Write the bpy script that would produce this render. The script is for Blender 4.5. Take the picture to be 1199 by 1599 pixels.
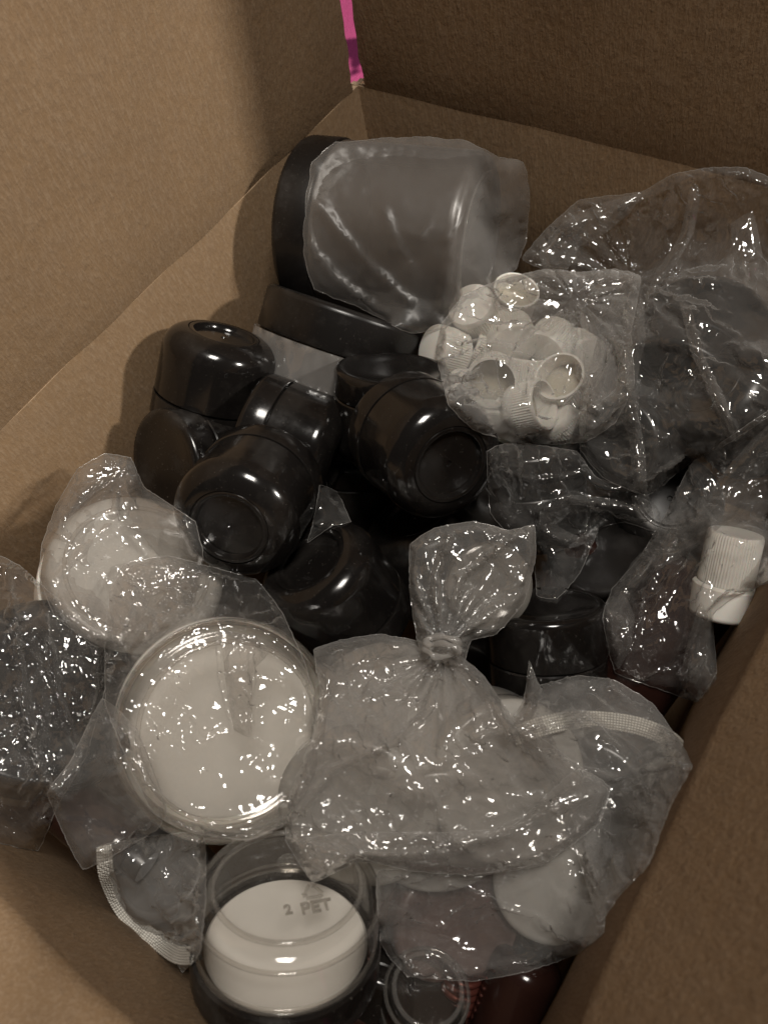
import bpy, bmesh, math, random
import numpy as np
from mathutils import Vector, Matrix
from mathutils.bvhtree import BVHTree
from mathutils.geometry import delaunay_2d_cdt

for o in list(bpy.data.objects):
    bpy.data.objects.remove(o)
S = bpy.context.scene
C = S.collection
R_ = math.radians

# ------------------------------------------------------------------ camera
F = 1253.0                                   # focal length in photo pixels (photo 1199 x 1599)
CAM = np.array([0.2853, -0.3433, 0.25])      # metres; the back left top corner of the box is the origin
def rotz(a): return np.array([[math.cos(a), -math.sin(a), 0], [math.sin(a), math.cos(a), 0], [0, 0, 1]])
def rotx(a): return np.array([[1, 0, 0], [0, math.cos(a), -math.sin(a)], [0, math.sin(a), math.cos(a)]])
RC = rotz(R_(45.749)) @ rotx(R_(33.29)) @ rotz(R_(-14.32))
cd = bpy.data.cameras.new('camera')
cam = bpy.data.objects.new('camera', cd); C.objects.link(cam)
M4 = Matrix([list(RC[i]) + [CAM[i]] for i in range(3)] + [[0, 0, 0, 1]])
cam.matrix_world = M4
cd.sensor_fit = 'VERTICAL'; cd.sensor_height = 36; cd.lens = 36 * F / 1599
cd.clip_start = 0.005; cd.clip_end = 50
cd.dof.use_dof = True; cd.dof.focus_distance = 0.345; cd.dof.aperture_fstop = 13.0
S.camera = cam

# ------------------------------------------------------------------ world, lamps, exposure
W = bpy.data.worlds.new('World'); S.world = W; W.use_nodes = True
W.node_tree.nodes['Background'].inputs[0].default_value = (1.0, 0.88, 0.76, 1)
W.node_tree.nodes['Background'].inputs[1].default_value = 0.025
def area(name, loc, target, size, power, col, size_y=None):
    l = bpy.data.lights.new(name, 'AREA'); l.energy = power; l.color = col
    l.shape = 'RECTANGLE'; l.size = size; l.size_y = size_y or size
    o = bpy.data.objects.new(name, l); C.objects.link(o)
    o.location = loc
    o.rotation_euler = (Vector(target) - Vector(loc)).to_track_quat('-Z', 'Y').to_euler()
    return o
# ceiling lamp over the box, and an unseen low lamp beyond the back right corner, placed for the left wall's lit patch
area('ceiling_lamp', (0.44, -0.16, 1.25), (0.14, -0.22, 0), 0.30, 9.8, (1.0, 0.945, 0.87))
area('low_lamp', (1.62, 0.42, 0.86), (0.0, -0.25, 0.0), 0.11, 16.0, (1.0, 0.945, 0.87))
S.view_settings.view_transform = 'Standard'; S.view_settings.look = 'None'
S.view_settings.gamma = 1; S.view_settings.exposure = 0.5
S.render.engine = 'CYCLES'
S.cycles.transparent_max_bounces = 40
S.cycles.max_bounces = 16; S.cycles.glossy_bounces = 6; S.cycles.transmission_bounces = 12
S.cycles.caustics_reflective = False; S.cycles.caustics_refractive = False
S.cycles.sample_clamp_indirect = 4

# ------------------------------------------------------------------ pixel helpers
def ray(px, py):
    v = np.array([px - 599.5, -(py - 799.5), -F]); v /= np.linalg.norm(v)
    return RC @ v
def on(px, py, t): return CAM + ray(px, py) * t           # a point at t metres along the pixel's ray
def frame(px, py):
    d = ray(px, py); tow = -d
    r = RC[:, 0] - (RC[:, 0] @ tow) * tow; r /= np.linalg.norm(r)
    return r, np.cross(tow, r), tow
def pose(px, py, t, ax, spin=0.0):
    """matrix of a thing centred on a pixel's ray, its local +Z along ax = (right, up, towards viewer)"""
    r, u, tow = frame(px, py)
    z = r * ax[0] + u * ax[1] + tow * ax[2]; z /= np.linalg.norm(z)
    h = u if abs(z @ u) < .8 else r
    x = np.cross(h, z); x /= np.linalg.norm(x); y = np.cross(z, x)
    p = on(px, py, t)
    m = Matrix([[x[i], y[i], z[i], p[i]] for i in range(3)] + [[0, 0, 0, 1]])
    return m @ Matrix.Rotation(spin, 4, 'Z')

# ------------------------------------------------------------------ materials
def new_mat(name):
    m = bpy.data.materials.new(name); m.use_nodes = True
    nt = m.node_tree; nt.nodes.clear()
    out = nt.nodes.new('ShaderNodeOutputMaterial')
    return m, nt, out
def N(nt, typ, **kw):
    n = nt.nodes.new(typ)
    for k, v in kw.items():
        if k.startswith('i_'): n.inputs[k[2:].replace('_', ' ')].default_value = v
        else: setattr(n, k, v)
    return n
def coords(nt): return nt.nodes.new('ShaderNodeTexCoord').outputs['Object']
def noise(nt, vec, scale, detail=3, rough=.55):
    n = N(nt, 'ShaderNodeTexNoise'); n.inputs['Scale'].default_value = scale
    n.inputs['Detail'].default_value = detail; n.inputs['Roughness'].default_value = rough
    if vec is not None: nt.links.new(vec, n.inputs['Vector'])
    return n.outputs['Fac']
def ramp(nt, fac, a, b, ca=(0, 0, 0, 1), cb=(1, 1, 1, 1)):
    n = N(nt, 'ShaderNodeValToRGB'); e = n.color_ramp.elements
    e[0].position = a; e[0].color = ca; e[1].position = b; e[1].color = cb
    nt.links.new(fac, n.inputs[0]); return n.outputs[0]
def math_(nt, op, a, b=None, clamp=False):
    n = N(nt, 'ShaderNodeMath', operation=op); n.use_clamp = clamp
    for i, v in enumerate((a, b)):
        if v is None: continue
        if isinstance(v, (int, float)): n.inputs[i].default_value = v
        else: nt.links.new(v, n.inputs[i])
    return n.outputs[0]
def mixc(nt, fac, a, b):
    n = N(nt, 'ShaderNodeMix', data_type='RGBA')
    for k, v in ((0, fac), (6, a), (7, b)):
        if isinstance(v, (int, float, tuple)): n.inputs[k].default_value = v
        else: nt.links.new(v, n.inputs[k])
    return n.outputs[2]
def bump(nt, h, strength, dist):
    n = N(nt, 'ShaderNodeBump'); n.inputs['Strength'].default_value = strength; n.inputs['Distance'].default_value = dist
    nt.links.new(h, n.inputs['Height']); return n.outputs[0]
def principled(nt, out, col, rough, normal=None, **kw):
    p = N(nt, 'ShaderNodeBsdfPrincipled')
    for k, v in (('Base Color', col), ('Roughness', rough), ('Normal', normal)):
        if v is None: continue
        if isinstance(v, (int, float, tuple)): p.inputs[k].default_value = v
        else: nt.links.new(v, p.inputs[k])
    for k, v in kw.items(): p.inputs[k.replace('_', ' ')].default_value = v
    nt.links.new(p.outputs[0], out.inputs[0]); return p

def schlick(nt, gain=1.0, f0=.042):
    """reflectance of a thin clear sheet, the same from either side"""
    lw = N(nt, 'ShaderNodeLayerWeight'); lw.inputs[0].default_value = .5
    p = math_(nt, 'POWER', lw.outputs['Facing'], 5.0)
    return math_(nt, 'MULTIPLY', math_(nt, 'ADD', math_(nt, 'MULTIPLY', p, 1 - f0), f0), gain, True)
def m_cardboard():
    m, nt, out = new_mat('kraft_cardboard'); v = coords(nt)
    big = noise(nt, v, 9, 4, .6); fine = noise(nt, v, 420, 3, .7); mid = noise(nt, v, 90, 4, .65)
    mp = N(nt, 'ShaderNodeMapping'); nt.links.new(v, mp.inputs[0]); mp.inputs['Scale'].default_value = (1, 1, .22); mp.inputs['Rotation'].default_value = (.5, .4, .3)
    fib = noise(nt, mp.outputs[0], 900, 2, .6)
    c = mixc(nt, ramp(nt, big, .3, .7), (.212, .132, .067, 1), (.262, .166, .087, 1))
    c = mixc(nt, math_(nt, 'MULTIPLY', ramp(nt, mid, .35, .7), .35), c, (.215, .145, .09, 1))
    c = mixc(nt, math_(nt, 'MULTIPLY', ramp(nt, fib, .45, .75), .35), c, (.37, .275, .185, 1))
    c = mixc(nt, math_(nt, 'MULTIPLY', ramp(nt, fine, .52, .78), .5), c, (.16, .105, .062, 1))
    vo = N(nt, 'ShaderNodeTexVoronoi'); nt.links.new(v, vo.inputs['Vector']); vo.inputs['Scale'].default_value = 22
    sel = math_(nt, 'LESS_THAN', vo.outputs['Distance'], .021)
    rsel = N(nt, 'ShaderNodeSeparateColor'); nt.links.new(vo.outputs['Color'], rsel.inputs[0])
    sel = math_(nt, 'MULTIPLY', sel, math_(nt, 'GREATER_THAN', rsel.outputs[0], .55))
    c = mixc(nt, math_(nt, 'MULTIPLY', sel, .8), c, (.06, .035, .02, 1))
    sx = N(nt, 'ShaderNodeSeparateXYZ'); nt.links.new(v, sx.inputs[0])
    flute = math_(nt, 'SINE', math_(nt, 'MULTIPLY', math_(nt, 'ADD', math_(nt, 'ADD', sx.outputs[0], sx.outputs[1]), math_(nt, 'MULTIPLY', big, .004)), 2 * math.pi / .0078))
    dent = noise(nt, v, 26, 3, .5)
    fine_h = math_(nt, 'ADD', math_(nt, 'MULTIPLY', flute, .10), math_(nt, 'MULTIPLY', dent, 1.6))
    h = math_(nt, 'ADD', math_(nt, 'ADD', math_(nt, 'MULTIPLY', fine, .5), fine_h), math_(nt, 'ADD', fib, math_(nt, 'MULTIPLY', mid, .8)))
    principled(nt, out, c, .82, bump(nt, h, .5, .0007)); return m
def m_edge():
    m, nt, out = new_mat('cardboard_cut_edge'); v = coords(nt)
    c = mixc(nt, noise(nt, v, 300, 3), (.30, .20, .12, 1), (.55, .41, .27, 1))
    principled(nt, out, c, .9, bump(nt, noise(nt, v, 500, 3), .8, .001)); return m
def m_black(name='glossy_black_plastic', dust=.5, rough=.13):
    m, nt, out = new_mat(name); v = coords(nt)
    sm = ramp(nt, noise(nt, v, 55, 5, .65), .48, .75)
    sp = ramp(nt, noise(nt, v, 900, 2, .5), .68, .74)
    c = mixc(nt, math_(nt, 'MULTIPLY', sm, .5 * dust), (.0075, .0065, .006, 1), (.045, .040, .035, 1))
    c = mixc(nt, math_(nt, 'MULTIPLY', sp, 0.18 * dust), c, (.30, .27, .23, 1))
    r = math_(nt, 'ADD', math_(nt, 'MULTIPLY', sm, .28 * dust), rough)
    principled(nt, out, c, r, bump(nt, noise(nt, v, 60, 3), .05, .0006), IOR=1.5); return m
def film_mat(name, haze, rough=.10, tint=(.96, .95, .94), white=(.82, .80, .77), var=.18, gloss=1.0):
    """thin polythene: clear, with a milky scatter that builds up with the path through it, and a Fresnel shine"""
    m, nt, out = new_mat(name); v = coords(nt)
    lw = N(nt, 'ShaderNodeLayerWeight'); lw.inputs[0].default_value = .5
    cosv = math_(nt, 'MAXIMUM', math_(nt, 'SUBTRACT', 1.0, lw.outputs['Facing']), .10)
    nz = ramp(nt, noise(nt, v, 60, 4, .6), .3, .72)
    hz = math_(nt, 'MULTIPLY', math_(nt, 'ADD', math_(nt, 'MULTIPLY', nz, 2 * var), 1 - var), haze)
    eff = math_(nt, 'SUBTRACT', 1.0, math_(nt, 'POWER', math_(nt, 'SUBTRACT', 1.0, hz), math_(nt, 'DIVIDE', 1.0, cosv)))
    tr = N(nt, 'ShaderNodeBsdfTransparent'); tr.inputs[0].default_value = tint + (1,)
    df = N(nt, 'ShaderNodeBsdfDiffuse'); df.inputs[0].default_value = white + (1,)
    tl = N(nt, 'ShaderNodeBsdfTranslucent'); tl.inputs[0].default_value = white + (1,)
    a = N(nt, 'ShaderNodeMixShader'); a.inputs[0].default_value = .5
    nt.links.new(df.outputs[0], a.inputs[1]); nt.links.new(tl.outputs[0], a.inputs[2])
    b = N(nt, 'ShaderNodeMixShader'); nt.links.new(eff, b.inputs[0])
    nt.links.new(tr.outputs[0], b.inputs[1]); nt.links.new(a.outputs[0], b.inputs[2])
    gl = N(nt, 'ShaderNodeBsdfGlossy'); gl.inputs['Roughness'].default_value = rough
    f2 = math_(nt, 'MINIMUM', schlick(nt, 2.5 * gloss), .34)          # both faces of the film reflect; steep folds turn milky rather than mirror-like
    d = N(nt, 'ShaderNodeMixShader'); nt.links.new(f2, d.inputs[0])
    nt.links.new(b.outputs[0], d.inputs[1]); nt.links.new(gl.outputs[0], d.inputs[2])
    nt.links.new(d.outputs[0], out.inputs[0]); return m
def m_white(name='white_plastic', col=(.80, .77, .71), rough=.38, trans=.15):
    m, nt, out = new_mat(name); v = coords(nt)
    c = mixc(nt, ramp(nt, noise(nt, v, 70, 4), .3, .8), col + (1,), tuple(x * .9 for x in col) + (1,))
    p = principled(nt, out, c, rough, None, Subsurface_Weight=trans, Subsurface_Scale=.003)
    return m
def m_frost(name, clear=.35, col=(.72, .69, .64), rough=.25, edge=.6):
    m, nt, out = new_mat(name)
    df = N(nt, 'ShaderNodeBsdfDiffuse'); df.inputs[0].default_value = col + (1,)
    tl = N(nt, 'ShaderNodeBsdfTranslucent'); tl.inputs[0].default_value = col + (1,)
    a = N(nt, 'ShaderNodeMixShader'); nt.links.new(df.outputs[0], a.inputs[1]); nt.links.new(tl.outputs[0], a.inputs[2])
    tr = N(nt, 'ShaderNodeBsdfTransparent')
    lw = N(nt, 'ShaderNodeLayerWeight'); lw.inputs[0].default_value = .5
    nt.links.new(mixc(nt, math_(nt, 'POWER', lw.outputs['Facing'], 2.5), (.985, .975, .96, 1), (edge, edge * .97, edge * .93, 1)), tr.inputs[0])
    b = N(nt, 'ShaderNodeMixShader'); b.inputs[0].default_value = clear
    nt.links.new(a.outputs[0], b.inputs[1]); nt.links.new(tr.outputs[0], b.inputs[2])
    gl = N(nt, 'ShaderNodeBsdfGlossy'); gl.inputs['Roughness'].default_value = rough
    d = N(nt, 'ShaderNodeMixShader'); nt.links.new(schlick(nt, 1.2), d.inputs[0])
    nt.links.new(b.outputs[0], d.inputs[1]); nt.links.new(gl.outputs[0], d.inputs[2])
    nt.links.new(d.outputs[0], out.inputs[0]); return m
def m_dark(name, col, rough, **kw):
    m, nt, out = new_mat(name); v = coords(nt)
    c = mixc(nt, noise(nt, v, 80, 4), tuple(x * .75 for x in col) + (1,), tuple(x * 1.25 for x in col) + (1,))
    principled(nt, out, c, rough, None, **kw); return m
def m_strap():
    m, nt, out = new_mat('woven_elastic')
    uv = nt.nodes.new('ShaderNodeTexCoord').outputs['UV']
    sx = N(nt, 'ShaderNodeSeparateXYZ'); nt.links.new(uv, sx.inputs[0])
    a = math_(nt, 'ABSOLUTE', math_(nt, 'SINE', math_(nt, 'MULTIPLY', sx.outputs[0], math.pi)))
    b = math_(nt, 'ABSOLUTE', math_(nt, 'SINE', math_(nt, 'MULTIPLY', sx.outputs[1], math.pi * 7)))
    h = math_(nt, 'MULTIPLY', math_(nt, 'POWER', a, .5), math_(nt, 'POWER', b, .5))
    c = mixc(nt, h, (.46, .43, .38, 1), (.76, .73, .66, 1))
    principled(nt, out, c, .6, bump(nt, h, .9, .0006)); return m
def m_rug():
    m, nt, out = new_mat('pink_pile'); v = coords(nt)
    vo = ramp(nt, noise(nt, v, 14, 2, .5), .56, .60)
    c = mixc(nt, noise(nt, v, 160, 3), (.85, .10, .34, 1), (.95, .18, .45, 1))
    c = mixc(nt, vo, c, (.16, .008, .075, 1))
    principled(nt, out, c, .9, bump(nt, noise(nt, v, 400, 3), .8, .003)); return m

CARD = m_cardboard(); EDGE = m_edge(); BLACK = m_black(); BLACKD = m_black('dusty_black_plastic', 1.3, .2)
MATT = m_black('satin_black_plastic', .7, .30)
WHITE = m_white(); LINER = m_white('white_foam_liner', (.85, .83, .79), .5, .0)
BEIGE = m_white('beige_cap_liner', (.50, .46, .37), .5, .1)
CLEAR = m_frost('clear_plastic', .985, (.6, .58, .55), .09, .35)
CLEARR = m_frost('clear_plastic_rim', .90, (.75, .73, .70), .05)
FROST = m_frost('frosted_plastic', .22); FROST2 = m_frost('milky_plastic', .40, (.70, .66, .60), .3)
SMOKE = m_frost('smoky_clear_plastic', .45, (.17, .145, .125), .3)
AMBER = m_dark('dark_amber_plastic', (.020, .008, .006), .15); COPPER = m_dark('copper_red_plastic', (.13, .04, .03), .35, Metallic=.6)
BROWN = m_dark('dark_brown_plastic', (.10, .062, .052), .4)
GREY = m_dark('grey_plastic', (.10, .095, .09), .3)
STRAP = m_strap(); RUG = m_rug()

# ------------------------------------------------------------------ object helpers
SOLID_V, SOLID_T, NV, BVHS = [], [], [0], []
def collect(o):
    """adds a built mesh to what later films have to lie in front of"""
    me = o.data; mw = o.matrix_world
    me.calc_loop_triangles()
    co = np.empty(len(me.vertices) * 3, 'f4'); me.vertices.foreach_get('co', co); co = co.reshape(-1, 3).astype(float)
    A = np.array(mw); co = co @ A[:3, :3].T + A[:3, 3]
    tr = np.empty(len(me.loop_triangles) * 3, 'i4'); me.loop_triangles.foreach_get('vertices', tr)
    SOLID_V.append(co); SOLID_T.append(tr.reshape(-1, 3) + NV[0]); NV[0] += len(co)
def first_hit(dirs):
    """distance from the lens to the first thing built so far along each direction"""
    if SOLID_V:
        BVHS.append(BVHTree.FromPolygons(np.concatenate(SOLID_V).tolist(), np.concatenate(SOLID_T).tolist()))
        SOLID_V.clear(); SOLID_T.clear(); NV[0] = 0
    c0 = Vector(CAM); out = np.full(len(dirs), 9.0); dv = [Vector(d) for d in dirs]
    for b in BVHS:
        rc = b.ray_cast
        for i, d in enumerate(dv):
            h = rc(c0, d)[3]
            if h is not None and h < out[i]: out[i] = h
    return out
def tag(o, label, cat, group=None, kind=None):
    o['label'] = label; o['category'] = cat
    if group: o['group'] = group
    if kind: o['kind'] = kind
    return o
def thing(name, label, cat, m, group=None):
    o = bpy.data.objects.new(name, None); C.objects.link(o); o.matrix_world = m; o.empty_display_size = .01
    return tag(o, label, cat, group)
def link(name, me, mat, parent=None, m=None, smooth=None, solid=True):
    o = bpy.data.objects.new(name, me); C.objects.link(o)
    if mat is not None and not me.materials: me.materials.append(mat)
    if smooth is not None:
        me.shade_smooth(); me.set_sharp_from_angle(angle=R_(smooth))
    if parent is not None:
        o.parent = parent
        o.matrix_world = parent.matrix_world @ (m or Matrix())
    elif m is not None: o.matrix_world = m
    if solid: collect(o)
    return o
def mesh_from(name, verts, faces):
    me = bpy.data.meshes.new(name); me.from_pydata([tuple(map(float, v)) for v in verts], [], [tuple(map(int, f)) for f in faces]); me.update()
    return me
def lathe(name, prof, seg=72, rmod=None):
    vs, fs, rows = [], [], []
    for r, z in prof:
        if r < 1e-7: rows.append([len(vs)]); vs.append((0, 0, z)); continue
        row = []
        for k in range(seg):
            a = 2 * math.pi * k / seg; rr = r * (rmod(k, z) if rmod else 1)
            row.append(len(vs)); vs.append((rr * math.cos(a), rr * math.sin(a), z))
        rows.append(row)
    for a, b in zip(rows, rows[1:]):
        for k in range(seg):
            k2 = (k + 1) % seg
            if len(a) == 1 and len(b) == 1: continue
            if len(a) == 1: fs.append((a[0], b[k2], b[k]))
            elif len(b) == 1: fs.append((a[k], a[k2], b[0]))
            else: fs.append((a[k], a[k2], b[k2], b[k]))
    return mesh_from(name, vs, fs)
def arc(cx, cz, r, a0, a1, n=7, rz=None):
    return [(cx + r * math.cos(R_(a0 + (a1 - a0) * k / n)), cz + (rz or r) * math.sin(R_(a0 + (a1 - a0) * k / n))) for k in range(n + 1)]
def ringmesh(name, R, r, z, seg=72, n=10):
    pr = arc(R, z, r, 0, 360, n)
    return lathe(name, pr, seg)

# ------------------------------------------------------------------ the box: walls, floor panel and flaps
U, V, DEPTH = 0.293, 0.395, 0.24
TH = .004
box = thing('cardboard_box', 'brown open cardboard box full of black jars and bagged plastic containers', 'box', Matrix.Translation((0, 0, -DEPTH)))
def slab(name, P0, P1, prof, seed=0, nu=60, cut=(0, 0)):
    """a board: prof is [(outward, z)] of its inner face, run from P0 to P1 (plan); outward is to the right of P0->P1"""
    P0, P1 = np.array(P0, float), np.array(P1, float); d = P1 - P0; L = np.linalg.norm(d); d /= L
    nrm = np.array([d[1], -d[0]])
    rs = np.random.default_rng(seed); ph = rs.uniform(0, 6, 6)
    vs, fs = [], []; n = len(prof)
    pr = np.array(prof)
    tg = np.gradient(pr, axis=0); tg /= np.linalg.norm(tg, axis=1)[:, None]
    off = np.stack([tg[:, 1], -tg[:, 0]], 1)
    for side in (0, 1):
        for i in range(nu + 1):
            for j in range(n):
                o, z = pr[j] + off[j] * TH * side
                frac = j / (n - 1)
                s0, s1 = cut[0] * frac, L - cut[1] * frac
                s = s0 + (s1 - s0) * i / nu
                w = .0006 * math.sin(s * 37 + ph[0]) * math.sin(z * 29 + ph[1]) + .0004 * math.sin(s * 83 + ph[2] + z * 40)
                if i in (0, nu): s += .0005 * math.sin(j * 2.1 + ph[4]) + .0004 * math.sin(j * 5.3 + ph[3])
                p = P0 + d * s + nrm * (o + w)
                vs.append((p[0], p[1], z))
    K = (nu + 1) * n; mats = []
    for i in range(nu):
        for j in range(n - 1):
            a = i * n + j; b = a + n
            fs.append((a, b, b + 1, a + 1)); fs.append((K + a, K + a + 1, K + b + 1, K + b)); mats += [0, 0]
    for j in range(n - 1):
        fs.append((j, j + 1, K + j + 1, K + j)); a = nu * n + j; fs.append((a, K + a, K + a + 1, a + 1)); mats += [1, 1]
    for i in range(nu):
        a = i * n; b = a + n; fs.append((a, K + a, K + b, b)); a += n - 1; b += n - 1; fs.append((a, b, K + b, K + a)); mats += [1, 1]
    me = mesh_from(name, vs, fs); me.materials.append(CARD); me.materials.append(EDGE)
    me.polygons.foreach_set('material_index', mats)
    return me
def wallprof(bulge=.003):
    zs = np.concatenate([np.linspace(-DEPTH + .004, -.012, 16), [-.008, -.005, -.003, -.0015]])
    return [(bulge * 2 * max(0, 1 + z / .06) ** 1.4 if z > -.06 else 0, z) for z in zs]
def flapprof(o0, lean, length, bend=.010, n=34):
    """starts where the wall ends, turns through the scored crease to its own lean"""
    out = []; o, z = o0, -.0015
    for k in range(n):
        s = length * (k / (n - 1)) ** 1.6
        if k:
            ds = s - sp
            a = R_(lean) * min(1, (s / bend)) if abs(lean) > 12 else R_(lean) - R_(7) * math.exp(-s / .022)
            o += math.sin(a) * ds; z += math.cos(a) * ds
        sp = s; out.append((o, z))
    return out
def wall(name, P0, P1, lean, length, seed, cut=(.003, .003), bulge=.003, FP=None):
    w = link('wall', slab(name, P0, P1, wallprof(bulge), seed), None, box, box.matrix_world.inverted(), smooth=50)
    f = link('flap', slab(name + '_f', *(FP or (P0, P1)), flapprof(bulge * 1.93, lean, length), seed, cut=cut), None, box, box.matrix_world.inverted(), smooth=50)
    return w, f
# P0->P1 with the outside on the right hand
wall('left', (0, .012), (0, -V), -1.5, .26, 1, cut=(.003, .004), bulge=.003, FP=((0, -.0012), (0, -V)))
wall('back', (U, -.0008), (-.012, -.0008), 1.5, .36, 2, cut=(-.003, .001), FP=((U, -.0008), (-.0012, -.0008)))
wall('right', (U, -V), (U, -.001), 20, .12, 3)
wall('front', (.0012, -V), (U - .001, -V), 62, .20, 4)
z0, z1 = -DEPTH, -DEPTH + .004
link('bottom', mesh_from('bottom', [(x, y, z) for z in (z0, z1) for x, y in ((-.003, -V - .003), (U + .003, -V - .003), (U + .003, .003), (-.003, .003))],
     [(3, 2, 1, 0), (4, 5, 6, 7), (0, 1, 5, 4), (1, 2, 6, 5), (2, 3, 7, 6), (3, 0, 4, 7)]), CARD, box, box.matrix_world.inverted())

# the pink pile the box stands on, seen through the slot between two flaps
n = 40; vs = [((i / n - .5) * 5 - .5, (j / n - .5) * 5 + .6, -DEPTH - .006 + .003 * math.sin(i * 1.7) * math.sin(j * 2.3)) for i in range(n + 1) for j in range(n + 1)]
fs = [(i * (n + 1) + j, (i + 1) * (n + 1) + j, (i + 1) * (n + 1) + j + 1, i * (n + 1) + j + 1) for i in range(n) for j in range(n)]
rug = link('floor', mesh_from('floor', vs, fs), RUG, None, None, smooth=60)
rug['kind'] = 'structure'; rug['label'] = 'bright pink patterned floor covering seen through the box corner slot'

# ------------------------------------------------------------------ jars
def jar_meshes(D, H, lidf=.30):
    R, h = D / 2, H / 2; zs = h - H * lidf
    sr = R * .42
    body = [(0, -h + .0030), (R * .035, -h + .0030), (R * .05, -h + .0024), (R * .50, -h + .0024), (R * .525, -h + .0014), (R * .535, -h + .0002),
            (R * .555, -h), (R * .60, -h + .0001), (R * .615, -h + .0006), (R * .635, -h + .0006)]
    body += arc(R - sr, -h + sr * .92, sr, -84, 0, 12, sr * .92)
    body += [(R, 0), (R, zs - .0006), (R - .0005, zs), (R - .0016, zs), (R - .0016, zs + .002)]
    lid = [(R - .0030, zs + .0012), (R - .0012, zs + .0006), (R + .0001, zs + .0008), (R + .0004, zs + .0014), (R + .0004, h - .0035)]
    lid += arc(R - .0026, h - .0030, .0030, 0, 90, 6) + [(R * .82, h - .0002), (R * .78, h - .0007), (R * .4, h - .0009), (0, h - .0009)]
    return lathe('jar_body', body), lathe('jar_lid', lid)
JM = {}
def black_jar(px, py, t, base, label, D=.054, H=.046, mat=None, lidmat=None, group='loose black jars', lidf=.30, spin=0):
    key = (D, H, lidf, (mat or BLACK).name, (lidmat or mat or BLACK).name)
    if key not in JM:
        b, l = jar_meshes(D, H, lidf)
        for me, mm in ((b, mat or BLACK), (l, lidmat or mat or BLACK)):
            me.materials.append(mm); me.shade_smooth(); me.set_sharp_from_angle(angle=R_(38))
        JM[key] = (b, l)
    b, l = JM[key]
    m = pose(px, py, t, (-base[0], -base[1], -base[2]), spin)
    o = thing('black_jar' if (mat or BLACK) in (BLACK, BLACKD, MATT) else 'jar', label, 'jar', m, group)
    link('body', b, None, o); link('lid', l, None, o)
    return o
black_jar(336, 592, .414, (.22, .92, .32), 'black jar standing base up against the lit cardboard wall', D=.056, H=.048)
black_jar(322, 718, .412, (.80, .12, -.58), 'dusty black jar lying lid outwards against the wall, below a jar standing base up', mat=BLACKD, H=.05)
black_jar(462, 690, .392, (.90, -.34, .24), 'black jar lying on its side, wedged below the wide flat lidded jar', spin=1)
black_jar(388, 784, .346, (-.34, -.46, .82), 'black jar with its round base tipped towards the bagged white lid', spin=2)
black_jar(610, 646, .386, (-.05, -.93, -.34), 'black jar standing lid up, half hidden by a tipped black jar', spin=3)
black_jar(664, 697, .345, (.46, -.34, .82), 'black jar tipped over, its round ringed base beside the bag of white caps', spin=4)
black_jar(522, 924, .350, (-.48, .60, .64), 'black jar lying with its oval base up, above the knotted bag', spin=5)
black_jar(668, 862, .395, (-.30, .75, .55), 'black jar in deep shade beneath the tipped jar with the ringed base', mat=MATT)
black_jar(566, 765, .432, (.05, -.9, -.35), 'black jar added to keep the gap between the tipped black jars dark', mat=MATT)  # extra jar filling a shaded gap so that it stays dark
black_jar(742, 795, .400, (.55, .5, .5), 'black jar hidden behind the flared bag neck', mat=MATT, spin=2)
black_jar(853, 1030, .352, (0, -.93, -.37), 'black jar standing upright with its flat lid up beside the knotted bag', D=.050, H=.05, lidf=.45)
black_jar(830, 765, .412, (.08, -.90, -.40), 'black jar with a flat lid inside a crinkled clear bag, below the white caps', H=.055, lidf=.4, mat=MATT, group='black jars inside clear bags')
for px, py, t, ax, lab, D in (
        (985, 690, .400, (.42, .05, -.9), 'small black jar in the bag, its round lid turned outwards', .043),
        (1085, 560, .425, (.3, .6, -.7), 'large dark jar deep in the bag beside the back flap', .066),
        (1000, 565, .445, (-.2, .8, .5), 'dark jar in the bag next to the white caps', .046),
        (1150, 640, .390, (-.5, .5, .6), 'dark jar in the bag closest to the outward leaning flap', .048),
        (1030, 800, .43, (.2, .3, .9), 'black jar in the hollow beneath the bag of dark jars', .054),
        (955, 880, .425, (.2, -.4, -.9), 'black jar added to darken the hollow next to the upright flat lidded jar', .054)):  # last jar is added, its black standing in for the cavity's deep shade
    black_jar(px, py, t, ax, lab, D=D, H=D * .9, mat=MATT, group='black jars inside clear bags')

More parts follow.
